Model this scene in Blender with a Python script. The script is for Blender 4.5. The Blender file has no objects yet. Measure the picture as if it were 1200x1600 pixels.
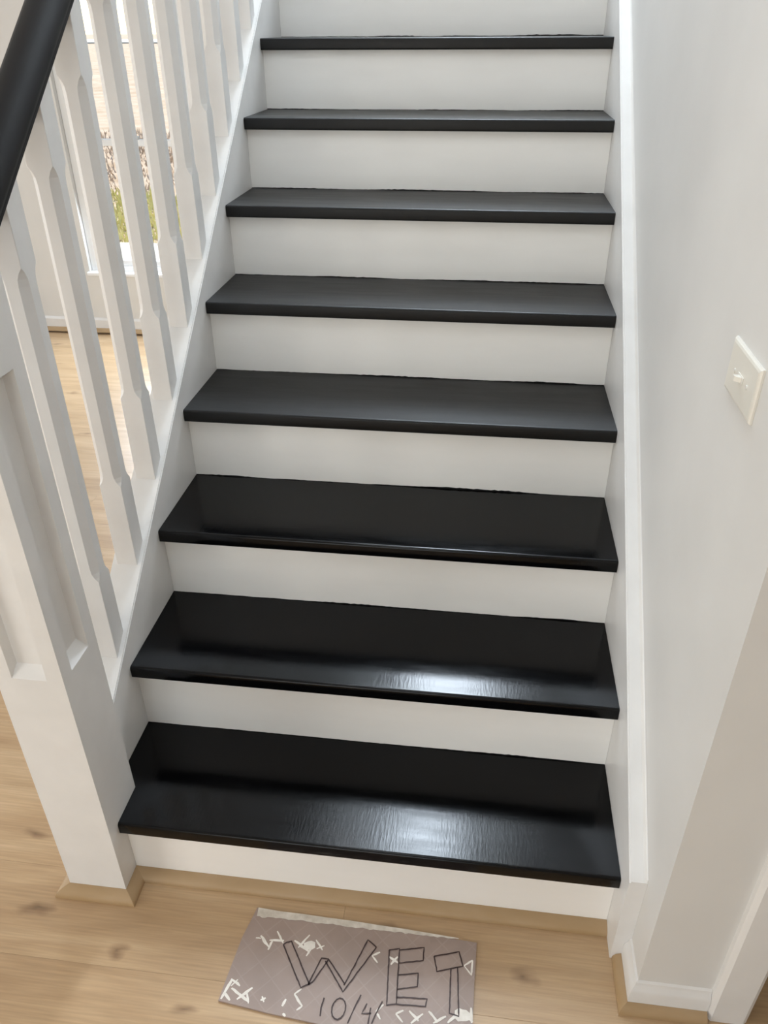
import bpy, bmesh, math, random
from mathutils import Vector, noise

random.seed(7)
scene = bpy.context.scene
COL = scene.collection

# ------------------------------------------------------------------ camera, world, sun, area lights, exposure
cam_data = bpy.data.cameras.new('camera')
cam = bpy.data.objects.new('camera', cam_data)
COL.objects.link(cam)
cam.location = (0.70436, -0.94649, 1.54533)
cam.rotation_euler = (1.014722, 0.005277, 0.125047)
cam_data.sensor_fit = 'VERTICAL'
cam_data.sensor_height = 32.0
cam_data.lens = 1218.43 * 32.0 / 1600.0
cam_data.clip_start = 0.02
cam_data.clip_end = 600
scene.camera = cam

world = bpy.data.worlds.new('world')
scene.world = world
world.use_nodes = True
wn = world.node_tree
bg = wn.nodes['Background']
sky = wn.nodes.new('ShaderNodeTexSky')
sky.sky_type = 'NISHITA'
sky.sun_disc = False
sky.sun_elevation = math.radians(42)
sky.sun_rotation = math.radians(-40)
sky.dust_density = 0.4
wn.links.new(sky.outputs['Color'], bg.inputs['Color'])
bg.inputs['Strength'].default_value = 0.28

def sun_lamp(direction, strength):
    d = bpy.data.lights.new('sun', 'SUN')
    d.energy = strength
    d.angle = math.radians(0.6)
    d.color = (1.0, 0.94, 0.84)
    o = bpy.data.objects.new('sun', d)
    o.rotation_euler = Vector(direction).to_track_quat('-Z', 'Y').to_euler()
    o.location = (-3, 6, 6)
    COL.objects.link(o)
sun_lamp((0.52, -1.0, -1.2), 9.0)

def area(name, loc, direction, sx, sy, power, color):
    d = bpy.data.lights.new(name, 'AREA')
    d.shape = 'RECTANGLE'
    d.size = sx
    d.size_y = sy
    d.energy = power
    d.color = color
    o = bpy.data.objects.new(name, d)
    o.location = loc
    o.rotation_euler = Vector(direction).to_track_quat('-Z', 'Y').to_euler()
    COL.objects.link(o)
    return o
DAY = (0.78, 0.89, 1.0)
WARM = (1.0, 0.93, 0.84)
# daylight at openings of the house (built further down); some are unseen fill, added
area('daylight_upstairs', (0.60, 4.05, 4.40), (0, -1, -0.35), 0.66, 1.16, 115, DAY)
area('fill_upper_hall', (0.06, 1.9, 4.05), (1, 0.0, -0.35), 1.3, 1.3, 24, (0.93, 0.96, 1.0))  # unseen fill, added to brighten the wall right of the stairs
area('fill_roof', (0.45, 3.75, 5.46), (0, 0, -1), 0.6, 0.6, 58, DAY)  # unseen light from above, added for the glow on the bottom tread
area('daylight_patio_door', (-4.05, 1.2, 1.1), (1, -0.1, 0), 2.0, 2.0, 34, (0.97, 0.98, 1.0))
area('fill_low_left', (-2.62, -1.75, 0.85), (1, 0.5, -0.08), 1.25, 1.5, 46, (1.0, 0.97, 0.92))  # unseen low fill, added for newel and risers in place of floor bounce
area('fill_upper_front', (0.36, -0.93, 3.8), (0, 1, -1.0), 0.55, 1.2, 14, (0.95, 0.975, 1.0))  # unseen fill, added to brighten the faces of the risers
area('daylight_front_door', (-0.1, -3.6, 1.15), (0.1, 1, 0.0), 1.5, 1.9, 24, (1.0, 0.98, 0.95))
area('daylight_back_window', (-1.17, 3.33, 1.05), (0, -1, -0.2), 0.6, 1.2, 40, DAY)

scene.view_settings.view_transform = 'Standard'
scene.view_settings.look = 'None'
scene.view_settings.gamma = 1.0
scene.view_settings.use_curve_mapping = False
scene.view_settings.exposure = 0.0
scene.cycles.max_bounces = 10
scene.cycles.diffuse_bounces = 6
scene.cycles.use_denoising = True
scene.cycles.sample_clamp_indirect = 6.0

# ------------------------------------------------------------------ materials
def new_mat(name):
    m = bpy.data.materials.new(name)
    m.use_nodes = True
    nt = m.node_tree
    b = nt.nodes['Principled BSDF']
    return m, nt, b

def tex_noise(nt, scale, detail=3.0, stretch=None, coords='Object', rough=0.5):
    tc = nt.nodes.new('ShaderNodeTexCoord')
    mp = nt.nodes.new('ShaderNodeMapping')
    if stretch:
        mp.inputs['Scale'].default_value = stretch
    n = nt.nodes.new('ShaderNodeTexNoise')
    n.inputs['Scale'].default_value = scale
    n.inputs['Detail'].default_value = detail
    n.inputs['Roughness'].default_value = rough
    nt.links.new(tc.outputs[coords], mp.inputs['Vector'])
    nt.links.new(mp.outputs['Vector'], n.inputs['Vector'])
    return n

def ramp(nt, src, stops):
    r = nt.nodes.new('ShaderNodeValToRGB')
    el = r.color_ramp.elements
    while len(el) < len(stops):
        el.new(0.5)
    for e, (p, c) in zip(el, stops):
        e.position = p
        e.color = (*c, 1)
    nt.links.new(src, r.inputs['Fac'])
    return r

def bump(nt, b, src, strength, dist=0.002):
    n = nt.nodes.new('ShaderNodeBump')
    n.inputs['Strength'].default_value = strength
    n.inputs['Distance'].default_value = dist
    nt.links.new(src, n.inputs['Height'])
    nt.links.new(n.outputs['Normal'], b.inputs['Normal'])

def paint(name, c, rough, mott=0.03, bstr=0.06, scale=14, stretch=None):
    m, nt, b = new_mat(name)
    n = tex_noise(nt, scale, 4, stretch)
    lo = tuple(max(0, x - mott) for x in c)
    hi = tuple(min(1, x + mott * 0.5) for x in c)
    r = ramp(nt, n.outputs['Fac'], [(0.3, lo), (0.7, hi)])
    nt.links.new(r.outputs['Color'], b.inputs['Base Color'])
    b.inputs['Roughness'].default_value = rough
    n2 = tex_noise(nt, scale * 12, 3, stretch)
    bump(nt, b, n2.outputs['Fac'], bstr, 0.001)
    return m

M_TRIM = paint('white_semigloss_paint', (0.745, 0.74, 0.73), 0.38)
M_RISER = paint('white_riser_paint', (0.90, 0.89, 0.865), 0.42, 0.03, 0.08, 5, (0.6, 1, 2.5))
M_WALL = paint('pale_wall_paint', (0.685, 0.68, 0.665), 0.55, 0.02, 0.10, 6)
M_CEIL = paint('ceiling_paint', (0.80, 0.80, 0.79), 0.9, 0.02)
M_PLASTIC = paint('switch_plastic', (0.72, 0.70, 0.64), 0.30, 0.01, 0.0)
M_VINYL = paint('window_vinyl', (0.84, 0.86, 0.88), 0.35, 0.01, 0.0)
M_RAIL = paint('black_rail_paint', (0.009, 0.009, 0.010), 0.55, 0.003, 0.05, 30, (1, 0.15, 0.15))
M_RAIL.node_tree.nodes['Principled BSDF'].inputs['Specular IOR Level'].default_value = 0.25
M_SCREW = paint('painted_screw', (0.7, 0.69, 0.65), 0.3, 0.01, 0.0)
M_CONC = paint('pale_concrete', (0.62, 0.60, 0.56), 0.9, 0.08, 0.2, 3)

def make_tread_mat(name, r_lo, r_hi, level):
    m, nt, b = new_mat(name)
    n = tex_noise(nt, 3.0, 5, (1, 3, 3))
    r = ramp(nt, n.outputs['Fac'], [(0.3, (0.0010, 0.0011, 0.0014)), (0.75, (0.003, 0.003, 0.0034))])
    nt.links.new(r.outputs['Color'], b.inputs['Base Color'])
    n2 = tex_noise(nt, 9.0, 6, (0.5, 3.5, 3.5), rough=0.7)
    mr = nt.nodes.new('ShaderNodeMapRange')
    mr.inputs['From Min'].default_value = 0.3
    mr.inputs['From Max'].default_value = 0.7
    mr.inputs['To Min'].default_value = r_lo
    mr.inputs['To Max'].default_value = r_hi
    nt.links.new(n2.outputs['Fac'], mr.inputs['Value'])
    nt.links.new(mr.outputs['Result'], b.inputs['Roughness'])
    b.inputs['Specular IOR Level'].default_value = level
    n3 = tex_noise(nt, 120.0, 4, (1.6, 0.30, 1.0), rough=0.65)
    bump(nt, b, n3.outputs['Fac'], 0.13, 0.001)
    return m
M_TREAD = make_tread_mat('wet_black_tread_paint', 0.08, 0.18, 0.22)
M_TREAD_DRY = make_tread_mat('satin_black_tread_paint', 0.36, 0.46, 0.32)

def make_oak(name, dark, mid, light, rough):
    m, nt, b = new_mat(name)
    tc = nt.nodes.new('ShaderNodeTexCoord')
    info = nt.nodes.new('ShaderNodeObjectInfo')
    comb = nt.nodes.new('ShaderNodeCombineXYZ')
    mul = nt.nodes.new('ShaderNodeMath'); mul.operation = 'MULTIPLY'; mul.inputs[1].default_value = 37.0
    nt.links.new(info.outputs['Random'], mul.inputs[0])
    nt.links.new(mul.outputs[0], comb.inputs['Z'])
    nt.links.new(mul.outputs[0], comb.inputs['X'])
    add = nt.nodes.new('ShaderNodeVectorMath'); add.operation = 'ADD'
    nt.links.new(tc.outputs['Object'], add.inputs[0])
    nt.links.new(comb.outputs[0], add.inputs[1])
    mp = nt.nodes.new('ShaderNodeMapping'); mp.inputs['Scale'].default_value = (0.7, 5.0, 1)
    nt.links.new(add.outputs[0], mp.inputs['Vector'])
    n = nt.nodes.new('ShaderNodeTexNoise'); n.inputs['Scale'].default_value = 3.0; n.inputs['Detail'].default_value = 6
    n.inputs['Distortion'].default_value = 0.6
    nt.links.new(mp.outputs['Vector'], n.inputs['Vector'])
    r = ramp(nt, n.outputs['Fac'], [(0.28, dark), (0.5, mid), (0.72, light)])
    # fine grain
    mp2 = nt.nodes.new('ShaderNodeMapping'); mp2.inputs['Scale'].default_value = (2.0, 60.0, 1)
    nt.links.new(add.outputs[0], mp2.inputs['Vector'])
    g = nt.nodes.new('ShaderNodeTexNoise'); g.inputs['Scale'].default_value = 4.0; g.inputs['Detail'].default_value = 3
    nt.links.new(mp2.outputs['Vector'], g.inputs['Vector'])
    gr = ramp(nt, g.outputs['Fac'], [(0.3, (0.86, 0.86, 0.86)), (0.7, (1.05, 1.05, 1.05))])
    mx = nt.nodes.new('ShaderNodeMix'); mx.data_type = 'RGBA'; mx.blend_type = 'MULTIPLY'; mx.inputs['Factor'].default_value = 1
    nt.links.new(r.outputs['Color'], mx.inputs['A']); nt.links.new(gr.outputs['Color'], mx.inputs['B'])
    # knots
    mp3 = nt.nodes.new('ShaderNodeMapping'); mp3.inputs['Scale'].default_value = (1.9, 4.6, 1)
    nt.links.new(add.outputs[0], mp3.inputs['Vector'])
    nd = nt.nodes.new('ShaderNodeTexNoise'); nd.inputs['Scale'].default_value = 6.0
    nt.links.new(mp3.outputs['Vector'], nd.inputs['Vector'])
    va = nt.nodes.new('ShaderNodeVectorMath'); va.operation = 'MULTIPLY_ADD'
    va.inputs[1].default_value = (0.22, 0.22, 0)
    nt.links.new(nd.outputs['Color'], va.inputs[0]); nt.links.new(mp3.outputs['Vector'], va.inputs[2])
    v = nt.nodes.new('ShaderNodeTexVoronoi'); v.voronoi_dimensions = '2D'; v.inputs['Scale'].default_value = 1.15
    nt.links.new(va.outputs[0], v.inputs['Vector'])
    kr = ramp(nt, v.outputs['Distance'], [(0.0, (0.22, 0.18, 0.17)), (0.028, (0.52, 0.46, 0.43)), (0.085, (1, 1, 1))])
    mx2 = nt.nodes.new('ShaderNodeMix'); mx2.data_type = 'RGBA'; mx2.blend_type = 'MULTIPLY'; mx2.inputs['Factor'].default_value = 0.75
    nt.links.new(mx.outputs['Result'], mx2.inputs['A']); nt.links.new(kr.outputs['Color'], mx2.inputs['B'])
    # plank to plank tone
    tone = ramp(nt, info.outputs['Random'], [(0.0, (0.96, 0.955, 0.95)), (1.0, (1.03, 1.03, 1.03))])
    mx3 = nt.nodes.new('ShaderNodeMix'); mx3.data_type = 'RGBA'; mx3.blend_type = 'MULTIPLY'; mx3.inputs['Factor'].default_value = 1
    nt.links.new(mx2.outputs['Result'], mx3.inputs['A']); nt.links.new(tone.outputs['Color'], mx3.inputs['B'])
    nt.links.new(mx3.outputs['Result'], b.inputs['Base Color'])
    b.inputs['Roughness'].default_value = rough
    bump(nt, b, g.outputs['Fac'], 0.08, 0.001)
    return m
M_OAK = make_oak('oak_laminate', (0.42, 0.275, 0.150), (0.51, 0.35, 0.20), (0.59, 0.425, 0.26), 0.36)
M_SHOE = paint('oak_shoe_moulding', (0.40, 0.275, 0.15), 0.45, 0.03, 0.05, 20, (0.4, 1, 1))

def make_board():
    m, nt, b = new_mat('brown_vinyl_offcut')
    tc = nt.nodes.new('ShaderNodeTexCoord')
    mp = nt.nodes.new('ShaderNodeMapping'); mp.inputs['Rotation'].default_value = (0, 0, math.radians(42)); mp.inputs['Scale'].default_value = (24, 24, 24)
    nt.links.new(tc.outputs['Object'], mp.inputs['Vector'])
    br = nt.nodes.new('ShaderNodeTexBrick')
    br.offset = 0.0
    br.inputs['Scale'].default_value = 1.0
    br.inputs['Brick Width'].default_value = 1.0
    br.inputs['Row Height'].default_value = 1.0
    br.inputs['Mortar Size'].default_value = 0.03
    br.inputs['Color1'].default_value = (0.335, 0.255, 0.220, 1)
    br.inputs['Color2'].default_value = (0.345, 0.265, 0.230, 1)
    br.inputs['Mortar'].default_value = (0.365, 0.285, 0.248, 1)
    nt.links.new(mp.outputs['Vector'], br.inputs['Vector'])
    n = tex_noise(nt, 9, 4)
    r = ramp(nt, n.outputs['Fac'], [(0.3, (0.88, 0.88, 0.88)), (0.7, (1.08, 1.08, 1.08))])
    mx = nt.nodes.new('ShaderNodeMix'); mx.data_type = 'RGBA'; mx.blend_type = 'MULTIPLY'; mx.inputs['Factor'].default_value = 1
    nt.links.new(br.outputs['Color'], mx.inputs['A']); nt.links.new(r.outputs['Color'], mx.inputs['B'])
    nt.links.new(mx.outputs['Result'], b.inputs['Base Color'])
    b.inputs['Roughness'].default_value = 0.42
    return m
M_BOARD = make_board()
M_TORN = paint('torn_white_backing', (0.66, 0.61, 0.54), 0.9, 0.12, 0.4, 60)
M_MARK = paint('white_scuff', (0.84, 0.80, 0.74), 0.8, 0.08, 0.2, 80)
M_INK = paint('dark_marker_ink', (0.045, 0.022, 0.020), 0.5, 0.008, 0.0)
M_DIRT = paint('bare_brown_ground', (0.42, 0.32, 0.24), 0.95, 0.10, 0.6, 1.6)
M_BLADE = paint('yellow_green_grass', (0.64, 0.60, 0.28), 0.8, 0.12, 0.0, 2)
M_STRAW = paint('brown_straw', (0.56, 0.43, 0.33), 0.9, 0.14, 0.0, 2)
M_LEAF = paint('far_tree_foliage', (0.22, 0.22, 0.10), 0.9, 0.06, 0.3, 2)
M_BARK = paint('far_tree_bark', (0.16, 0.12, 0.09), 0.9, 0.04, 0.3, 4)
M_DARKMETAL = paint('latch_metal', (0.5, 0.52, 0.53), 0.35, 0.02, 0.0)

def make_glass():
    m, nt, b = new_mat('window_glass')
    nt.nodes.remove(b)
    out = nt.nodes['Material Output']
    t = nt.nodes.new('ShaderNodeBsdfTransparent'); t.inputs['Color'].default_value = (0.95, 0.97, 0.96, 1)
    g = nt.nodes.new('ShaderNodeBsdfGlossy'); g.inputs['Roughness'].default_value = 0.02
    f = nt.nodes.new('ShaderNodeFresnel'); f.inputs['IOR'].default_value = 1.45
    mx = nt.nodes.new('ShaderNodeMixShader')
    nt.links.new(f.outputs[0], mx.inputs[0]); nt.links.new(t.outputs[0], mx.inputs[1]); nt.links.new(g.outputs[0], mx.inputs[2])
    nt.links.new(mx.outputs[0], out.inputs['Surface'])
    return m
M_GLASS = make_glass()

# ------------------------------------------------------------------ helpers
def link(name, me, mat, parent=None, loc=None):
    o = bpy.data.objects.new(name, me)
    COL.objects.link(o)
    if mat and not me.materials:
        me.materials.append(mat)
    if parent is not None:
        o.parent = parent
    if loc is not None:
        o.location = loc
    return o

def obj(name, bm, mat, parent=None, loc=None, smooth=None):
    bmesh.ops.recalc_face_normals(bm, faces=bm.faces[:])
    me = bpy.data.meshes.new(name)
    bm.to_mesh(me)
    bm.free()
    if smooth is not None:
        me.polygons.foreach_set('use_smooth', [True] * len(me.polygons))
        me.set_sharp_from_angle(angle=math.radians(smooth))
    return link(name, me, mat, parent, loc)

def struct(name, bm, mat, parent=None, loc=None, smooth=None):
    o = obj(name, bm, mat, parent, loc, smooth)
    if parent is None:
        o['kind'] = 'structure'
    return o

def thing(name, label, cat, loc=(0, 0, 0)):
    o = bpy.data.objects.new(name, None)
    COL.objects.link(o)
    o.location = loc
    o['label'] = label
    o['category'] = cat
    return o

def add_box(bm, x0, x1, y0, y1, z0, z1, bev=0.0):
    vs = [bm.verts.new((x, y, z)) for x in (x0, x1) for y in (y0, y1) for z in (z0, z1)]
    idx = [(0, 1, 3, 2), (4, 6, 7, 5), (0, 4, 5, 1), (2, 3, 7, 6), (0, 2, 6, 4), (1, 5, 7, 3)]
    fs = [bm.faces.new([vs[i] for i in f]) for f in idx]
    if bev:
        es = list({e for f in fs for e in f.edges})
        bmesh.ops.bevel(bm, geom=es, offset=bev, segments=2, affect='EDGES', profile=0.5)
    return fs

def box(x0, x1, y0, y1, z0, z1, bev=0.0):
    bm = bmesh.new()
    add_box(bm, x0, x1, y0, y1, z0, z1, bev)
    return bm

def add_prism_x(bm, poly, x0, x1):
    """polygon of (y, z) points pushed along x"""
    a = [bm.verts.new((x0, y, z)) for y, z in poly]
    b = [bm.verts.new((x1, y, z)) for y, z in poly]
    n = len(poly)
    bm.faces.new(a)
    bm.faces.new(b[::-1])
    for i in range(n):
        j = (i + 1) % n
        bm.faces.new([a[i], b[i], b[j], a[j]])

def wall_with_holes(axis, p0, p1, u0, u1, z0, z1, holes):
    """a wall slab between p0 and p1 on its thin axis ('x' or 'y'), with rectangular openings (ua, ub, za, zb)"""
    bm = bmesh.new()
    us = sorted({u0, u1, *[h[0] for h in holes], *[h[1] for h in holes]})
    zs = sorted({z0, z1, *[h[2] for h in holes], *[h[3] for h in holes]})
    solid = {}
    for i in range(len(us) - 1):
        for j in range(len(zs) - 1):
            uc, zc = (us[i] + us[i + 1]) / 2, (zs[j] + zs[j + 1]) / 2
            solid[i, j] = not any(h[0] < uc < h[1] and h[2] < zc < h[3] for h in holes)
    def pt(u, p, z):
        return (p, u, z) if axis == 'x' else (u, p, z)
    cache = {}
    def V(u, p, z):
        k = (round(u, 5), round(p, 5), round(z, 5))
        if k not in cache:
            cache[k] = bm.verts.new(pt(u, p, z))
        return cache[k]
    for (i, j), s in solid.items():
        if not s:
            continue
        a, b, c, d = us[i], us[i + 1], zs[j], zs[j + 1]
        for p in (p0, p1):
            bm.faces.new([V(a, p, c), V(b, p, c), V(b, p, d), V(a, p, d)])
        if not solid.get((i - 1, j), False): bm.faces.new([V(a, p0, c), V(a, p1, c), V(a, p1, d), V(a, p0, d)])
        if not solid.get((i + 1, j), False): bm.faces.new([V(b, p0, c), V(b, p1, c), V(b, p1, d), V(b, p0, d)])
        if not solid.get((i, j - 1), False): bm.faces.new([V(a, p0, c), V(b, p0, c), V(b, p1, c), V(a, p1, c)])
        if not solid.get((i, j + 1), False): bm.faces.new([V(a, p0, d), V(b, p0, d), V(b, p1, d), V(a, p1, d)])
    return bm

def moulding_pieces(path, prof):
    """profile (out, z) swept along an xy path, mitred at the corners; out is to the right of travel. One bmesh per leg."""
    n = len(path)
    offs = []
    for i in range(n):
        dirs = []
        if i > 0: dirs.append((Vector(path[i]) - Vector(path[i - 1])).normalized())
        if i < n - 1: dirs.append((Vector(path[i + 1]) - Vector(path[i])).normalized())
        ns = [Vector((d.y, -d.x)) for d in dirs]
        if len(ns) == 1:
            offs.append(ns[0])
        else:
            m = (ns[0] + ns[1]).normalized()
            offs.append(m / m.dot(ns[0]))
    out = []
    for i in range(n - 1):
        bm = bmesh.new()
        rings = []
        for k in (i, i + 1):
            rings.append([bm.verts.new((path[k][0] + offs[k].x * o, path[k][1] + offs[k].y * o, z)) for o, z in prof])
        m = len(prof)
        for a in range(m):
            b = (a + 1) % m
            bm.faces.new([rings[0][a], rings[1][a], rings[1][b], rings[0][b]])
        bm.faces.new(rings[0])
        bm.faces.new(rings[1][::-1])
        out.append(bm)
    return out

# ------------------------------------------------------------------ dimensions (metres; x along the treads, y up the flight)
W = 1.0287          # tread width between the stringers
R = 0.19            # rise
G = 0.24568         # going
OV = 0.0238         # nosing overhang
T = 0.0308          # tread thickness
SL = R / G
CL = 0.2624         # left stringer top above floor at y = 0
CR = 0.2975         # right stringer top
N = 14
XW = 1.0605         # wall face beside the flight
YC = -0.142         # wall end
YB = 3.38           # back wall of the living room
ZC = 2.45           # ceiling downstairs
ZU = N * R          # upper floor
ZT = 5.5           # ceiling upstairs
YTOP = (N - 1) * G

# ------------------------------------------------------------------ floor: slab and planks
floor = struct('floor', box(-4.3, 3.1, -3.9, YB + 0.14, -0.08, -0.0122), M_OAK)
PW, PL = 0.19, 1.52
def plank_mesh(length):
    bm = bmesh.new()
    c = 0.0004
    h = 0.012
    w = PW / 2 - 0.00008
    l = length / 2 - 0.0001
    rings = []
    for dx, z in ((0, -h), (0, -c), (c, 0)):
        rings.append([bm.verts.new((sx * (l - dx), sy * (w - dx), z)) for sx, sy in ((-1, -1), (1, -1), (1, 1), (-1, 1))])
    for a, b in ((0, 1), (1, 2)):
        for i in range(4):
            j = (i + 1) % 4
            bm.faces.new([rings[a][i], rings[a][j], rings[b][j], rings[b][i]])
    bm.faces.new(rings[2])
    bm.faces.new(rings[0][::-1])
    bmesh.ops.recalc_face_normals(bm, faces=bm.faces[:])
    me = bpy.data.meshes.new('plank')
    bm.to_mesh(me); bm.free()
    me.materials.append(M_OAK)
    return me
plank_meshes = {}
rows = []
y = 0.369 - PW
while y > -3.5: y -= PW
r_i = 0
while y < YB + 0.0:
    off = [0.3, 1.1, 0.62, 1.38, 0.9][r_i % 5]
    x = -4.2 - off
    while x < 3.0:
        a, b = max(x, -4.2), min(x + PL, 3.0)
        if b - a > 0.06:
            yc = y + PW / 2
            if yc + PW / 2 <= YB + 0.02:
                ln = round(b - a, 3)
                if ln not in plank_meshes:
                    plank_meshes[ln] = plank_mesh(ln)
                link('plank', plank_meshes[ln], None, floor, ((a + b) / 2, yc, 0))
        x += PL
    y += PW
    r_i += 1

# ------------------------------------------------------------------ walls and ceilings
WX0, WX1, WZ0, WZ1 = -1.565, -0.815, 0.352, 1.78      # living-room window opening
struct('wall_back', wall_with_holes('y', YB, YB + 0.14, -4.34, XW, 0, ZC, [(WX0, WX1, WZ0, WZ1)]), M_WALL)
struct('wall_left', wall_with_holes('x', -4.34, -4.2, -3.8, YB, 0, ZC, [(0.15, 2.25, 0.0, 2.1)]), M_WALL)
struct('added_wall_side', wall_with_holes('x', -2.84, -2.70, -3.8, -0.9, 0, ZC, [(-2.45, -1.05, 0.0, 2.1)]), M_WALL)  # unseen partition, added to carry the low fill light
struct('wall_front', wall_with_holes('y', -3.94, -3.8, -4.34, 3.1, 0, ZC, [(-0.7, 0.9, 0.0, 2.1)]), M_WALL)
struct('wall_stairs', box(XW, XW + 0.12, YC, 4.3, 0, ZT), M_WALL)
struct('wall_right', wall_with_holes('y', YC, YC + 0.11, XW + 0.12, 3.1, 0, ZC, [(1.247, 2.06, 0.0, 2.05)]), M_WALL)
struct('wall_hall', box(3.0, 3.1, -3.8, YC, 0, ZC), M_WALL)
struct('wall_closet', box(2.5, 2.6, YC + 0.11, 1.6, 0, ZC), M_WALL)
struct('wall_closet', box(XW + 0.12, 2.6, 1.6, 1.7, 0, ZC), M_WALL)
XE = -0.075                                              # left edge of the stairwell opening upstairs
YO = -1.0                                              # unseen stairwell opening starts here, drawn forward to let light onto the risers
struct('ceiling', box(-4.34, XE, -3.94, YB + 0.14, ZC, ZU), M_CEIL)
struct('ceiling', box(XE, XW + 0.12, -3.94, YO, ZC, ZU), M_CEIL)
struct('ceiling', box(XW + 0.12, 3.1, -3.94, 1.7, ZC, ZU), M_CEIL)
struct('wall_upper_left', wall_with_holes('x', XE - 0.12, XE, YO, 4.3, ZU, ZT, [(1.2, 2.6, 3.35, 4.75)]), M_WALL)
struct('wall_upper_right', box(XW, XW + 0.12, YO - 0.12, YC - 0.0005, ZU, ZT), M_WALL)
struct('wall_upper_front', wall_with_holes('y', YO - 0.12, YO, -0.19, XW + 0.12, ZU, ZT, [(0.06, 1.0, 3.15, 4.45)]), M_WALL)
UX0, UX1, UZ0, UZ1 = 0.22, 0.98, 3.72, 5.06
struct('wall_upper_back', wall_with_holes('y', 4.2, 4.34, -0.19, XW + 0.12, ZC, ZT, [(UX0, UX1, UZ0, UZ1)]), M_WALL)
bm = bmesh.new()
for a_, b_, c_, d_ in ((-0.19, XW + 0.12, YO - 0.12, 3.41), (-0.19, XW + 0.12, 4.09, 4.34), (-0.19, 0.11, 3.41, 4.09), (0.79, XW + 0.12, 3.41, 4.09)):
    add_box(bm, a_, b_, c_, d_, ZT, ZT + 0.1)
struct('ceiling', bm, M_CEIL)
struct('floor', box(-0.07, XW, YTOP + 0.02, 4.2, ZC, ZU - T), M_CEIL)
# closed panel under the open stringer
bm = bmesh.new()
yy = (0.0 + 0.36 - CL) / SL
add_prism_x(bm, [(0.069, 0), (YTOP, 0), (YTOP, SL * YTOP + CL - 0.37), (yy + 0.03, 0.0 + SL * (yy + 0.03) + CL - 0.37 )], -0.055, -0.012)
SPANDREL = bm

# ------------------------------------------------------------------ windows and outside
def window(name, x0, x1, yw, depth, z0, z1, sill=True, latch=True):
    """double-hung window: frame, two sashes with a pane each, meeting rails, inner sill"""
    bm = bmesh.new()
    fw = 0.036
    ya, yb = yw + 0.030, yw + depth
    add_box(bm, x0 + 0.001, x0 + fw, ya, yb, z0, z1, 0.003)
    add_box(bm, x1 - fw, x1 - 0.001, ya, yb, z0, z1, 0.003)
    add_box(bm, x0 + fw, x1 - fw, ya, yb, z1 - fw, z1 - 0.001, 0.003)
    add_box(bm, x0 + fw, x1 - fw, ya, yb, z0, z0 + 0.026, 0.003)
    root = struct(name, bm, M_VINYL)
    zm = z0 + (z1 - z0) * 0.472
    def sash(y0, za, zb):
        b = bmesh.new()
        sw = 0.034
        xa, xb = x0 + fw + 0.001, x1 - fw - 0.001
        add_box(b, xa, xa + sw, y0, y0 + 0.028, za, zb, 0.004)
        add_box(b, xb - sw, xb, y0, y0 + 0.028, za, zb, 0.004)
        add_box(b, xa + sw, xb - sw, y0, y0 + 0.028, za, za + sw, 0.004)
        add_box(b, xa + sw, xb - sw, y0, y0 + 0.028, zb - sw, zb, 0.004)
        s = obj('sash', b, M_VINYL, root)
        obj('pane', box(xa + sw, xb - sw, y0 + 0.010, y0 + 0.018, za + sw, zb - sw), M_GLASS, s)
        return s
    sash(ya + 0.006, z0 + 0.027, zm + 0.020)
    sash(ya + 0.040, zm - 0.018, z1 - fw - 0.001)
    if sill:
        obj('sill', box(x0 - 0.012, x1 + 0.012, yw - 0.018, ya, z0 - 0.020, z0 - 0.0005, 0.004), M_VINYL, root)
    if latch:
        obj('latch', box((x0 + x1) / 2 - 0.03, (x0 + x1) / 2 + 0.03, ya + 0.008, ya + 0.026, zm + 0.0205, zm + 0.036, 0.004), M_DARKMETAL, root)
    return root
window('window_1', WX0, WX1, YB, 0.12, WZ0, WZ1)
window('window_2', UX0, UX1, 4.2, 0.12, UZ0, UZ1)

def glazed_door(name, axis, p, u0, u1, z1):
    """two glazed leaves in a white frame"""
    def bx(bm, ua, ub, pa, pb, za, zb, bv=0.004):
        if axis == 'x': add_box(bm, pa, pb, ua, ub, za, zb, bv)
        else: add_box(bm, ua, ub, pa, pb, za, zb, bv)
    bm = bmesh.new()
    bx(bm, u0 + .001, u0 + 0.05, p, p + 0.1, 0, z1 - .001)
    bx(bm, u1 - 0.05, u1 - .001, p, p + 0.1, 0, z1 - .001)
    bx(bm, u0 + 0.05, u1 - 0.05, p, p + 0.1, z1 - 0.05, z1 - .001)
    root = struct(name, bm, M_VINYL)
    um = (u0 + u1) / 2
    for ua, ub in ((u0 + 0.051, um - 0.001), (um + 0.001, u1 - 0.051)):
        b = bmesh.new()
        bx(b, ua, ua + 0.07, p + 0.03, p + 0.07, 0.01, z1 - 0.052)
        bx(b, ub - 0.07, ub, p + 0.03, p + 0.07, 0.01, z1 - 0.052)
        bx(b, ua + 0.07, ub - 0.07, p + 0.03, p + 0.07, 0.01, 0.12)
        bx(b, ua + 0.07, ub - 0.07, p + 0.03, p + 0.07, z1 - 0.14, z1 - 0.052)
        leaf = obj('door_leaf', b, M_VINYL, root)
        b = bmesh.new()
        bx(b, ua + 0.07, ub - 0.07, p + 0.045, p + 0.055, 0.12, z1 - 0.14, 0)
        obj('pane', b, M_GLASS, leaf)
    return root
bm = bmesh.new()
for a_, b_, c_, d_ in ((0.111, 0.15, 3.411, 4.089), (0.75, 0.789, 3.411, 4.089), (0.15, 0.75, 3.411, 3.45), (0.15, 0.75, 4.05, 4.089)):
    add_box(bm, a_, b_, c_, d_, ZT + 0.01, ZT + 0.14, 0.003)
w3 = struct('added_window_3', bm, M_VINYL)  # unseen roof window, added to hold the tread glow light
obj('pane', box(0.15, 0.75, 3.45, 4.05, ZT + 0.08, ZT + 0.09), M_GLASS, w3)
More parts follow.
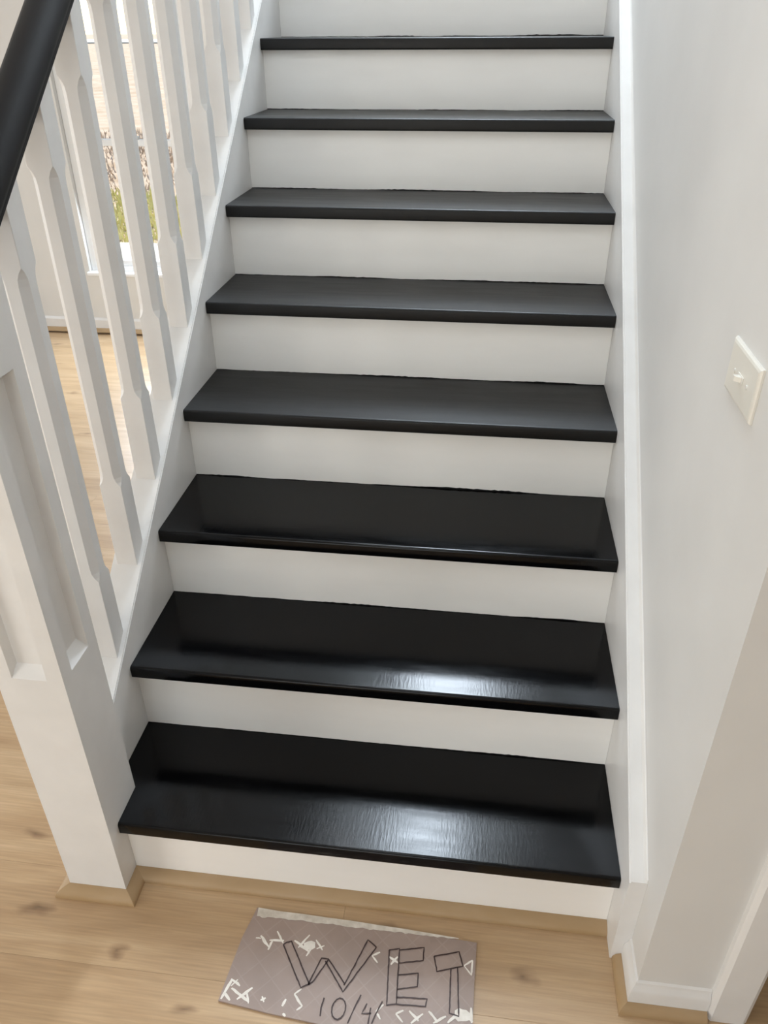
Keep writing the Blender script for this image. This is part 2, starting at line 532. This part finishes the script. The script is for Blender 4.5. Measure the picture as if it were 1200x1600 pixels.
bm = bmesh.new()
for a_, b_, c_, d_ in ((1.201, 1.26, 3.351, 4.749), (2.54, 2.599, 3.351, 4.749), (1.26, 2.54, 3.351, 3.41), (1.26, 2.54, 4.69, 4.749), (1.875, 1.925, 3.41, 4.69)):
    add_box(bm, XE - 0.10, XE - 0.04, a_, b_, c_, d_, 0.003)
w5 = struct('added_window_4', bm, M_VINYL)  # unseen window, added to go with the upper hall fill
for a_, b_ in ((1.26, 1.875), (1.925, 2.54)):
    obj('pane', box(XE - 0.075, XE - 0.067, a_, b_, 3.41, 4.69), M_GLASS, w5)
bm = bmesh.new()
for a_, b_, c_, d_ in ((0.061, 0.12, 3.151, 4.449), (0.94, 0.999, 3.151, 4.449), (0.12, 0.94, 3.151, 3.21), (0.12, 0.94, 4.39, 4.449)):
    add_box(bm, a_, b_, YO - 0.10, YO - 0.04, c_, d_, 0.003)
w6 = struct('added_window_5', bm, M_VINYL)  # unseen window, added to go with the riser fill light
obj('pane', box(0.12, 0.94, YO - 0.074, YO - 0.066, 3.21, 4.39), M_GLASS, w6)
glazed_door('added_door_3', 'x', -2.82, -2.45, -1.05, 2.1)  # unseen glazed door, added to go with the low fill light
glazed_door('door_1', 'x', -4.32, 0.15, 2.25, 2.1)
glazed_door('door_2', 'y', -3.92, -0.7, 0.9, 2.1)

# ground, path, grass and far trees seen through the window
bm = bmesh.new()
nx, ny = 40, 60
vs = {}
for i in range(nx + 1):
    for j in range(ny + 1):
        x = -150 + 300 * i / nx
        t = j / ny
        yv = YB + 0.14 + 320 * t ** 2.2
        z = -0.16 + 0.05 * noise.noise(Vector((x * 0.2, yv * 0.2, 0))) * min(1, t * 6)
        vs[i, j] = bm.verts.new((x, yv, z))
for i in range(nx):
    for j in range(ny):
        bm.faces.new([vs[i, j], vs[i + 1, j], vs[i + 1, j + 1], vs[i, j + 1]])
struct('ground', bm, M_DIRT)
struct('path', box(-7, 1.5, YB + 0.2, 5.95, -0.15, -0.085, 0.01), M_CONC)
struct('road', box(-150, 60, 118, 150, -0.1, 0.03), M_CONC)

def blades(name, x0, x1, y0, y1, n, h, mat, seed):
    rnd = random.Random(seed)
    V, F = [], []
    for k in range(n):
        x = rnd.uniform(x0, x1); yv = rnd.uniform(y0, y1)
        a = rnd.uniform(0, math.tau); hh = h * rnd.uniform(0.5, 1.2); w = 0.014 * rnd.uniform(.6, 1.4)
        lx, ly = rnd.uniform(-.6, .6) * hh, rnd.uniform(-.6, .6) * hh
        c, s = math.cos(a) * w, math.sin(a) * w
        b = len(V)
        V += [(x - c, yv - s, -0.15), (x + c, yv + s, -0.15), (x + lx, yv + ly, -0.15 + hh)]
        F.append((b, b + 1, b + 2))
    me = bpy.data.meshes.new(name)
    me.from_pydata(V, [], F)
    o = link(name, me, mat)
    o['kind'] = 'stuff'
    return o
g = blades('grass', -6.5, 0.2, 6.0, 8.6, 9000, 0.10, M_BLADE, 3)
g['label'] = 'yellow green grass strip outside the window past the path'
g['category'] = 'grass'
g = blades('dry_straw', -12, 0.2, 8.7, 15, 9000, 0.09, M_STRAW, 4)
g['label'] = 'brown dry straw lying on bare ground outside the window'
g['category'] = 'straw'

# ------------------------------------------------------------------ skirting boards, shoe mouldings, door casing
base_prof = [(0.0001, 0.0), (0.012, 0.0), (0.012, 0.050), (0.009, 0.058), (0.005, 0.063), (0.004, 0.072), (0.0001, 0.075)]
shoe_prof = [(0.0002, 0.0001), (0.0245, 0.0001), (0.0245, 0.005), (0.0215, 0.011), (0.014, 0.0165), (0.006, 0.019), (0.0002, 0.0205)]
for k, bm in enumerate(moulding_pieces([(XW, -0.0655), (XW, YC), (1.1895, YC)], base_prof)):
    struct(('baseboard_stairs', 'baseboard_right')[k], bm, M_TRIM, smooth=35)
shoe_small = [(o * 0.64 + 0.0121, z) for o, z in shoe_prof]
for bm in moulding_pieces([(XW, -0.0655), (XW, YC), (1.1895, YC)], shoe_small):
    struct('trim_1', bm, M_SHOE, smooth=40)
for bm in moulding_pieces([(-0.0817, 0.068), (-0.0817, -0.0551), (0.0416, -0.0551), (0.0416, 0.0), (W - 0.0002, 0.0)], shoe_prof):
    struct('trim_2', bm, M_SHOE, smooth=40)
bb = [(0.0001, 0.0), (0.013, 0.0), (0.013, 0.068), (0.006, 0.076), (0.0001, 0.08)]
for bm in moulding_pieces([(-4.2, YB), (-0.02, YB)], bb):
    struct('baseboard_back', bm, M_TRIM)
for bm in moulding_pieces([(-4.2, YB - 0.013), (-0.02, YB - 0.013)], shoe_prof):
    struct('trim_3', bm, M_SHOE, smooth=40)
for y0, y1 in ((2.26, YB - 0.02), (-3.8, 0.14)):
    for bm in moulding_pieces([(-4.2, y0), (-4.2, y1)], bb):
        struct('baseboard_left', bm, M_TRIM)
# door casing on the wall end, beyond it the opening to the closet
cas = [(0, 0.0), (0, -0.010), (0.008, -0.0175), (0.064, -0.0175), (0.072, -0.012), (0.072, 0.0)]
bm = bmesh.new()
for z0, z1 in ((0.0, 2.14),):
    a = [bm.verts.new((1.190 + u, YC + v, z0)) for u, v in cas]
    b = [bm.verts.new((1.190 + u, YC + v, z1)) for u, v in cas]
    for i in range(len(cas)):
        j = (i + 1) % len(cas)
        bm.faces.new([a[i], b[i], b[j], a[j]])
    bm.faces.new(a); bm.faces.new(b[::-1])
struct('trim_4', bm, M_TRIM)
struct('trim_5', box(2.045, 2.117, YC - 0.0175, YC, 0, 2.14, 0.004), M_TRIM)
struct('trim_6', box(1.2625, 2.0445, YC - 0.0175, YC, 2.035, 2.14, 0.004), M_TRIM)

# ------------------------------------------------------------------ the staircase
stairs = thing('staircase', 'straight flight of black painted treads and white risers between white stringers', 'staircase')

obj('spandrel_panel', SPANDREL, M_WALL, stairs)

def tread_profile(zt, y_front, y_back):
    r1, r2 = 0.0055, 0.0045
    pts = [(y_back, zt), (y_front + r1 + 0.0012, zt)]
    for k in range(6):
        a = math.radians(90 + 90 * k / 5)
        pts.append((y_front + r1 + r1 * math.cos(a), zt - r1 + r1 * math.sin(a)))
    for k in range(5):
        a = math.radians(180 + 90 * k / 4)
        pts.append((y_front + r2 + r2 * math.cos(a), zt - T + r2 + r2 * math.sin(a)))
    pts.append((y_front + r2 + 0.0012, zt - T))
    pts.append((y_back, zt - T))
    return pts

for i in range(N):
    zt = (i + 1) * R
    yf = i * G - OV
    yb = (i + 1) * G - 0.0002
    if i == N - 1:
        yb = i * G + 0.09
    bm = bmesh.new()
    if i == 0:
        add_prism_x(bm, tread_profile(zt, yf, yb), 0.0419, W - 0.0005)
        add_prism_x(bm, [(0.0686, zt), (0.0686, zt - T), (yb, zt - T), (yb, zt)], 0.0005, 0.0419)
    else:
        add_prism_x(bm, tread_profile(zt, yf, yb), 0.0005, W - 0.0005)
    obj('tread', bm, M_TREAD if i < 3 else M_TREAD_DRY, stairs, smooth=38)
    x0 = 0.0419 if i == 0 else 0.0004
    obj('riser', box(x0, W - 0.0004, i * G, i * G + 0.018, i * R + (0.0002 if i == 0 else -T), zt - T - 0.0002), M_RISER, stairs)
    if i > 0:
        # brushed-over black paint creeping up the foot of the riser
        bm = bmesh.new()
        rnd = random.Random(50 + i)
        K = 120
        prev = None
        sp = [(rnd.uniform(.05, .95), rnd.uniform(.05, .2), rnd.uniform(.0006, .0028)) for _ in range(4)]
        for k in range(K + 1):
            x = 0.001 + (W - 0.002) * k / K
            h = 0.0009 + 0.0009 * noise.noise(Vector((x * 22, i * 3.1, 0))) + 0.0006 * noise.noise(Vector((x * 90, i * 5.7, 3)))
            for c, wd, hh in sp:
                h += hh * max(0, 1 - ((x / W - c) / wd) ** 2) * (0.6 + 0.5 * noise.noise(Vector((x * 120, i, 8))))
            if i == 8:
                h += 0.004 * max(0, 1 - abs(x / W - 0.82) / 0.13) * (0.5 + 0.8 * abs(noise.noise(Vector((x * 160, 2, 1)))))
            h = max(h, 0.0003)
            a = bm.verts.new((x, i * G - 0.0006, i * R + 0.0001)); b = bm.verts.new((x, i * G - 0.0006, i * R + h))
            c2 = bm.verts.new((x, i * G - 0.0001, i * R + h))
            if prev:
                bm.faces.new([prev[0], a, b, prev[1]])
                bm.faces.new([prev[1], b, c2, prev[2]])
            prev = (a, b, c2)
        obj('paint_edge', bm, M_TREAD_DRY, stairs)

# stringers
bm = bmesh.new()
ys, ye = 0.0687, YTOP + 0.02
drop = 0.37
yk = (drop - CL) / SL
add_prism_x(bm, [(ys, 0.0002), (yk, 0.0002), (ye, SL * ye + CL - drop), (ye, SL * ye + CL), (ys, SL * ys + CL)], -0.070, 0.0)
es = [e for e in bm.edges if all(abs(v.co.z - SL * v.co.y - CL) < 1e-4 for v in e.verts) and abs(e.verts[0].co.x - e.verts[1].co.x) < 1e-6]
bmesh.ops.bevel(bm, geom=es, offset=0.0025, segments=2, affect='EDGES')
obj('stringer', bm, M_TRIM, stairs)
bm = bmesh.new()
ys = -0.065
ye = YTOP + 0.02
drop = 0.42
yk = (drop - CR) / SL
add_prism_x(bm, [(ys, 0.0002), (yk, 0.0002), (ye, SL * ye + CR - drop), (ye, SL * ye + CR), (ys, SL * ys + CR)], W, XW - 0.0002)
es = [e for e in bm.edges if all(abs(v.co.z - SL * v.co.y - CR) < 1e-4 for v in e.verts) and abs(e.verts[0].co.x - W) < 1e-5 and abs(e.verts[1].co.x - W) < 1e-5]
bmesh.ops.bevel(bm, geom=es, offset=0.003, segments=2, affect='EDGES')
obj('stringer', bm, M_TRIM, stairs)

bm = bmesh.new()
ya_, yb_ = ys + 0.001, ye - 0.002
pr = [(XW - 0.0070, 0.0), (XW - 0.0030, 0.0016), (XW - 0.0012, 0.0045), (XW - 0.0004, 0.0100), (XW - 0.0004, -0.0002)]
rr = [[bm.verts.new((x, yv, SL * yv + CR + z + 0.0002)) for x, z in pr] for yv in (ya_, yb_)]
for i in range(5):
    j = (i + 1) % 5
    bm.faces.new([rr[0][i], rr[0][j], rr[1][j], rr[1][i]])
bm.faces.new(rr[0]); bm.faces.new(rr[1][::-1])
obj('caulk_bead', bm, M_TRIM, stairs, smooth=60)

# ------------------------------------------------------------------ the railing: newel post, balusters, handrail
rail = thing('stair_railing', 'white stair railing with panelled newel post, square balusters and black handrail', 'railing', (-0.02, 0.006, 0))
def rl(o):
    o.location = Vector(o.location) - Vector((-0.02, 0.006, 0))
    return o
NX0, NX1, NY0, NY1, NZ = -0.0817, 0.0416, -0.0551, 0.0682, 1.40
bm = bmesh.new()
cx, cy = (NX0 + NX1) / 2, (NY0 + NY1) / 2
hw = (NX1 - NX0) / 2
pz0, pz1 = 0.607, 1.132
for a in range(4):
    ca, sa = (1, 0, -1, 0)[a], (0, 1, 0, -1)[a]
    def P(u, d, z):
        # u along the face, d depth into the post
        lx, ly = u, -(hw - d)
        return bm.verts.new((cx + ca * lx - sa * ly, cy + sa * lx + ca * ly, z))
    o_, i_ = 0.0300, 0.0500
    O = [P(-hw, 0, 0.0003), P(hw, 0, 0.0003), P(hw, 0, NZ), P(-hw, 0, NZ)]
    A = [P(-hw + o_, 0, pz0), P(hw - o_, 0, pz0), P(hw - o_, 0, pz1), P(-hw + o_, 0, pz1)]
    s_ = o_ + 0.006
    B = [P(-hw + s_, 0.016, pz0 + 0.022), P(hw - s_, 0.016, pz0 + 0.022), P(hw - s_, 0.016, pz1 - 0.012), P(-hw + s_, 0.016, pz1 - 0.012)]
    for i in range(4):
        j = (i + 1) % 4
        bm.faces.new([O[i], O[j], A[j], A[i]])
        bm.faces.new([A[i], A[j], B[j], B[i]])
    bm.faces.new(B)
bmesh.ops.remove_doubles(bm, verts=bm.verts[:], dist=1e-5)
bmesh.ops.holes_fill(bm, edges=[e for e in bm.edges if e.is_boundary], sides=0)
newel = rl(obj('newel_post', bm, M_TRIM, rail))
bm = bmesh.new()
rings = []
for w, z in ((hw + 0.006, NZ), (hw + 0.014, NZ + 0.008), (hw + 0.014, NZ + 0.022), (hw - 0.004, NZ + 0.034), (0.004, NZ + 0.058)):
    rings.append([bm.verts.new((cx + sx * w, cy + sy * w, z)) for sx, sy in ((-1, -1), (1, -1), (1, 1), (-1, 1))])
for a in range(4):
    for i in range(4):
        j = (i + 1) % 4
        bm.faces.new([rings[a][i], rings[a][j], rings[a + 1][j], rings[a + 1][i]])
bm.faces.new(rings[0][::-1]); bm.faces.new(rings[4])
o = obj('cap', bm, M_TRIM, newel)
o.location = (0.02, -0.006, 0)
o.location = -Vector(newel.location)
o.location = (0, 0, 0)

# balusters
BS = 0.0462
XB = -0.0115 - BS / 2
RZ = 1.163          # handrail underside above floor at y = 0
def baluster_mesh():
    bm = bmesh.new()
    h = BS / 2
    def ring(c, zf):
        pts = [(-h + c, -h), (h - c, -h), (h, -h + c), (h, h - c), (h - c, h), (-h + c, h), (-h, h - c), (-h, -h + c)]
        return [bm.verts.new((x, y, zf(x, y))) for x, y in pts]
    e, c = 0.0008, 0.0125
    zb, zt = 0.180, 0.790
    rs = [ring(e, lambda x, y: SL * y + 0.0003), ring(e, lambda x, y: zb), ring(c * 0.55, lambda x, y: zb + 0.008), ring(c * 0.9, lambda x, y: zb + 0.018), ring(c, lambda x, y: zb + 0.030),
          ring(c, lambda x, y: zt - 0.030), ring(c * 0.9, lambda x, y: zt - 0.018), ring(c * 0.55, lambda x, y: zt - 0.008), ring(e, lambda x, y: zt),
          ring(e, lambda x, y: SL * y + RZ - CL - 0.0003)]
    for a in range(len(rs) - 1):
        for i in range(8):
            j = (i + 1) % 8
            bm.faces.new([rs[a][i], rs[a][j], rs[a + 1][j], rs[a + 1][i]])
    bm.faces.new(rs[0][::-1]); bm.faces.new(rs[-1])
    bmesh.ops.recalc_face_normals(bm, faces=bm.faces[:])
    me = bpy.data.meshes.new('baluster')
    bm.to_mesh(me); bm.free()
    me.materials.append(M_TRIM)
    return me
bmesh_bal = baluster_mesh()
for k in range(18):
    yc = 0.205 + 0.1612 * k + BS / 2
    if yc + BS > YTOP:
        break
    rl(link('baluster', bmesh_bal, None, rail, (XB, yc, CL + SL * yc)))

# handrail
prof = [(-0.024, 0.0), (0.024, 0.0), (0.0275, 0.004), (0.0275, 0.014), (0.0315, 0.018), (0.0335, 0.028), (0.0325, 0.040), (0.027, 0.052), (0.017, 0.060), (0.0, 0.063)]
prof = prof + [(-x, z) for x, z in prof[-2:1:-1]]
bm = bmesh.new()
rings = []
for yv in (NY1 + 0.0003, YTOP - 0.02):
    rings.append([bm.verts.new((XB + x, yv, RZ + SL * yv + z)) for x, z in prof])
for i in range(len(prof)):
    j = (i + 1) % len(prof)
    bm.faces.new([rings[0][i], rings[0][j], rings[1][j], rings[1][i]])
bm.faces.new(rings[0][::-1]); bm.faces.new(rings[1])
o = rl(obj('handrail', bm, M_RAIL, rail, smooth=50))
o['label'] = 'black painted handrail'
# upper newel that carries the head of the handrail
rl(obj('newel_post', box(NX0 + 0.005, NX1 - 0.0455, YTOP - 0.0195, YTOP + 0.0195, ZU - 0.12 + 0.35, ZU + 1.15, 0.003), M_TRIM, rail))

# ------------------------------------------------------------------ light switch
sw = thing('light_switch', 'white plastic toggle light switch mounted sideways on the wall right of the stairs', 'light switch', (XW, 0.0880, 1.1423))
bm = bmesh.new()
hy, hz = 0.0652, 0.0376
ringdef = ((0, 0.0002), (0, 0.0030), (0.0022, 0.0052), (0.0055, 0.0062))
rs = []
for ins, d in ringdef:
    rs.append([bm.verts.new((-d, sy * (hy - ins), sz * (hz - ins))) for sy, sz in ((-1, -1), (1, -1), (1, 1), (-1, 1))])
for a in range(3):
    for i in range(4):
        j = (i + 1) % 4
        bm.faces.new([rs[a][i], rs[a][j], rs[a + 1][j], rs[a + 1][i]])
bm.faces.new(rs[0]); bm.faces.new(rs[3][::-1])
obj('wall_plate', bm, M_PLASTIC, sw)
bm = bmesh.new()
add_box(bm, -0.0070, -0.0063, -0.0125, 0.0125, -0.0055, 0.0055, 0.0003)
obj('toggle_collar', bm, M_PLASTIC, sw)
bm = bmesh.new()
a = [bm.verts.new((-0.0071, y_, z_)) for y_, z_ in ((-0.006, -0.0035), (0.006, -0.0035), (0.006, 0.0035), (-0.006, 0.0035))]
b = [bm.verts.new((-0.0150, y_ * 0.8 + 0.004, z_ * 0.75)) for y_, z_ in ((-0.0045, -0.0045), (0.0045, -0.0045), (0.0045, 0.0045), (-0.0045, 0.0045))]
for i in range(4):
    j = (i + 1) % 4
    bm.faces.new([a[i], a[j], b[j], b[i]])
bm.faces.new(a); bm.faces.new(b[::-1])
obj('toggle', bm, M_PLASTIC, sw)
for s in (-1, 1):
    bm = bmesh.new()
    bmesh.ops.create_cone(bm, cap_ends=True, segments=14, radius1=0.0034, radius2=0.0028, depth=0.001)
    for v in bm.verts:
        x_, y_, z_ = v.co
        v.co = (-0.0068 - z_, y_ + s * 0.0302, x_)
    obj('screw', bm, M_SCREW, sw)

# ------------------------------------------------------------------ hand-lettered board on the floor
S = {"board":[[0.3202,-0.0518],[0.4126,-0.0556],[0.5323,-0.0585],[0.6499,-0.064],[0.7712,-0.0698],[0.7684,-0.1521],[0.7661,-0.2742],[0.6567,-0.2662],[0.476,-0.2529],[0.3944,-0.2471],[0.2951,-0.2369],[0.2995,-0.1861],[0.3067,-0.1139],[0.3138,-0.0826]],"st":[[0.323,-0.0513],[0.3686,-0.0538],[0.4189,-0.0539],[0.4635,-0.0552],[0.5187,-0.0558],[0.5736,-0.058],[0.6279,-0.0596],[0.6818,-0.0623],[0.7352,-0.065]],"sb":[[0.3244,-0.0712],[0.3667,-0.0688],[0.4166,-0.0689],[0.4605,-0.068],[0.5207,-0.0684],[0.5752,-0.0699],[0.6288,-0.0683],[0.6823,-0.0688],[0.7353,-0.0677]],"letters":[[[0.392,-0.121],[0.3976,-0.115],[0.406,-0.1118],[0.4582,-0.1883]],[[0.392,-0.121],[0.4433,-0.196],[0.458,-0.1874],[0.4634,-0.1838],[0.4858,-0.1383]],[[0.4561,-0.1886],[0.4718,-0.1369],[0.4856,-0.1373],[0.5243,-0.1792]],[[0.48,-0.1416],[0.5237,-0.1939],[0.5753,-0.1033]],[[0.5237,-0.1822],[0.5565,-0.0907],[0.5753,-0.1033]],[[0.6011,-0.1059],[0.6205,-0.1004],[0.6257,-0.2036],[0.6082,-0.2072],[0.6011,-0.1059]],[[0.6208,-0.1035],[0.6683,-0.0924],[0.6688,-0.1179],[0.6225,-0.1282]],[[0.6234,-0.1508],[0.6611,-0.1426],[0.6618,-0.1677],[0.6243,-0.1771]],[[0.6253,-0.1909],[0.6815,-0.1873],[0.6801,-0.2007],[0.6257,-0.2036]],[[0.6893,-0.1071],[0.7374,-0.0923],[0.7458,-0.1191],[0.6964,-0.1353],[0.6893,-0.1071]],[[0.7231,-0.1275],[0.7243,-0.2068],[0.7416,-0.2102],[0.7357,-0.1234]],[[0.4908,-0.2084],[0.4883,-0.2266],[0.4892,-0.2413]],[[0.5315,-0.2336],[0.5275,-0.2396],[0.5221,-0.2426],[0.5166,-0.2421],[0.5118,-0.2381],[0.5089,-0.2314],[0.5083,-0.2232],[0.5102,-0.2152],[0.5143,-0.209],[0.5197,-0.2059],[0.5254,-0.2064],[0.5302,-0.2106],[0.5331,-0.2175],[0.5335,-0.2257],[0.5315,-0.2336]],[[0.5584,-0.1953],[0.5492,-0.22],[0.5412,-0.2471]],[[0.572,-0.2088],[0.5643,-0.2279],[0.5817,-0.2248]],[[0.5794,-0.2154],[0.5785,-0.2439]],[[0.5995,-0.2017],[0.592,-0.2203],[0.5846,-0.2422]]],"marks":[[[0.3342,-0.1137],[0.344,-0.1135],0.00208],[[0.3425,-0.1078],[0.3642,-0.1287],0.00365],[[0.3639,-0.134],[0.3683,-0.1149],0.00313],[[0.3617,-0.1146],[0.3914,-0.112],0.00313],[[0.3732,-0.0953],[0.3906,-0.1175],0.0026],[[0.412,-0.1095],[0.4443,-0.1273],0.00365],[[0.4219,-0.1227],[0.4396,-0.0942],0.0026],[[0.4326,-0.1176],[0.4543,-0.1134],0.0125],[[0.4411,-0.1371],[0.4489,-0.1183],0.0026],[[0.4538,-0.1028],[0.471,-0.1219],0.0026],[[0.4589,-0.1202],[0.4728,-0.1122],0.00208],[[0.2993,-0.2344],[0.3104,-0.1957],0.00365],[[0.3014,-0.2212],[0.3168,-0.2346],0.00365],[[0.3096,-0.1968],[0.3284,-0.2072],0.00313],[[0.3133,-0.2125],[0.3531,-0.2329],0.00365],[[0.3291,-0.2312],[0.3527,-0.2072],0.00365],[[0.3434,-0.2146],[0.3529,-0.2358],0.0026],[[0.3107,-0.2089],[0.321,-0.1964],0.00208],[[0.3736,-0.2276],[0.3818,-0.2218],0.00313],[[0.3742,-0.2199],[0.3803,-0.2296],0.0026],[[0.4199,-0.2191],[0.4161,-0.2327],0.00365],[[0.4339,-0.2088],[0.4457,-0.1977],0.0026],[[0.4339,-0.2088],[0.4529,-0.2282],0.00313],[[0.4529,-0.2282],[0.444,-0.2358],0.0026],[[0.5687,-0.1204],[0.5838,-0.1117],0.0026],[[0.5687,-0.1204],[0.5813,-0.1322],0.0026],[[0.6025,-0.1183],[0.6225,-0.1287],0.00313],[[0.6069,-0.1331],[0.6186,-0.1163],0.00313],[[0.7478,-0.1179],[0.7638,-0.1052],0.0026],[[0.7638,-0.1052],[0.7626,-0.1341],0.0026],[[0.7478,-0.1179],[0.7626,-0.1341],0.00208],[[0.5901,-0.2206],[0.6021,-0.2065],0.00313],[[0.5901,-0.2206],[0.5996,-0.2327],0.0026],[[0.6266,-0.2198],[0.6396,-0.2126],0.00313],[[0.6266,-0.2198],[0.6407,-0.2326],0.0026],[[0.6504,-0.2118],[0.6695,-0.2268],0.00313],[[0.6554,-0.2326],[0.6762,-0.2137],0.00313],[[0.6865,-0.2078],[0.7044,-0.2248],0.00313],[[0.6963,-0.2276],[0.7183,-0.2131],0.00313],[[0.7341,-0.2074],[0.7619,-0.2077],0.01562],[[0.7218,-0.2235],[0.7413,-0.2047],0.00365],[[0.7509,-0.1989],[0.7671,-0.217],0.00417],[[0.7634,-0.1927],[0.7657,-0.219],0.00365],[[0.4201,-0.2452],[0.426,-0.2491],0.00313]]}
OX, OY = 0.53, -0.15
sign = thing('wet_paint_sign', 'brown scuffed vinyl offcut hand lettered WET lying on floor before bottom step', 'sign', (OX, OY, 0))
BT = 0.0045
bm = bmesh.new()
bo = S['board']
a = [bm.verts.new((x - OX, y - OY, 0.0003)) for x, y in bo]
b = [bm.verts.new((x - OX, y - OY, BT)) for x, y in bo]
n = len(bo)
for i in range(n):
    j = (i + 1) % n
    bm.faces.new([a[i], a[j], b[j], b[i]])
bm.faces.new(a); bm.faces.new(b)
bmesh.ops.triangulate(bm, faces=[f for f in bm.faces if len(f.verts) > 4])
obj('board', bm, M_BOARD, sign)
# torn white backing along the far edge, ragged towards the board
bm = bmesh.new()
def lerp_path(p, K):
    out = []
    m = len(p) - 1
    for k in range(K + 1):
        t = k / K * m
        i = min(int(t), m - 1)
        f = t - i
        out.append((p[i][0] + (p[i + 1][0] - p[i][0]) * f, p[i][1] + (p[i + 1][1] - p[i][1]) * f))
    return out
tp, bp = lerp_path(S['st'], 60), lerp_path(S['sb'], 60)
rnd = random.Random(2)
prev = None
for k, ((x0, y0), (x1, y1)) in enumerate(zip(tp, bp)):
    jag = rnd.uniform(-0.0018, 0.0016)
    p = (bm.verts.new((x0 - OX, y0 - OY - 0.0004, BT + 0.0008)), bm.verts.new((x1 - OX, y1 - OY + jag, BT + 0.0004)))
    if prev:
        bm.faces.new([prev[0], p[0], p[1], prev[1]])
    prev = p
o = obj('torn_edge', bm, M_TORN, sign)
o['label'] = 'white torn backing along the edge'

def ribbon(bm, pts, w, z, wob=0.0, taper=False):
    """flat pen stroke along pts"""
    dense = []
    for i in range(len(pts) - 1):
        (x0, y0), (x1, y1) = pts[i], pts[i + 1]
        m = max(2, int(math.hypot(x1 - x0, y1 - y0) / 0.006))
        for k in range(m):
            dense.append((x0 + (x1 - x0) * k / m, y0 + (y1 - y0) * k / m))
    dense.append(pts[-1])
    prev = None
    L = len(dense)
    for i, (x, y) in enumerate(dense):
        ax, ay = dense[max(0, i - 1)]
        bx_, by_ = dense[min(L - 1, i + 1)]
        d = Vector((bx_ - ax, by_ - ay))
        d = d.normalized() if d.length > 1e-9 else Vector((1, 0))
        nx_, ny_ = -d.y, d.x
        ww = w / 2 * (1 + 0.35 * noise.noise(Vector((x * 160, y * 160, 1))))
        if taper:
            ww *= 0.35 + 0.9 * math.sin(math.pi * (0.12 + 0.76 * i / max(1, L - 1)))
        jx = wob * noise.noise(Vector((x * 120, y * 120, 5)))
        jy = wob * noise.noise(Vector((x * 120, y * 120, 9)))
        p = (bm.verts.new((x + jx + nx_ * ww - OX, y + jy + ny_ * ww - OY, z)), bm.verts.new((x + jx - nx_ * ww - OX, y + jy - ny_ * ww - OY, z)))
        if prev:
            bm.faces.new([prev[0], p[0], p[1], prev[1]])
        prev = p
for q, w, zz in [(m[:2], m[2] * 1.2, 0.0002 + 0.000012 * k) for k, m in enumerate(S['marks'])]:
    bm = bmesh.new()
    ribbon(bm, q, w, BT + zz, 0.0008, True)
    obj('scuff_mark', bm, M_MARK, sign)
groups = [S['letters'][0:5], S['letters'][5:9], S['letters'][9:11], S['letters'][11:]]
for g_, nm in zip(groups, ('letter', 'letter', 'letter', 'date_writing')):
    bm = bmesh.new()
    for l in g_:
        ribbon(bm, l, 0.0027, BT + 0.0009, 0.0007)
    obj(nm, bm, M_INK, sign)
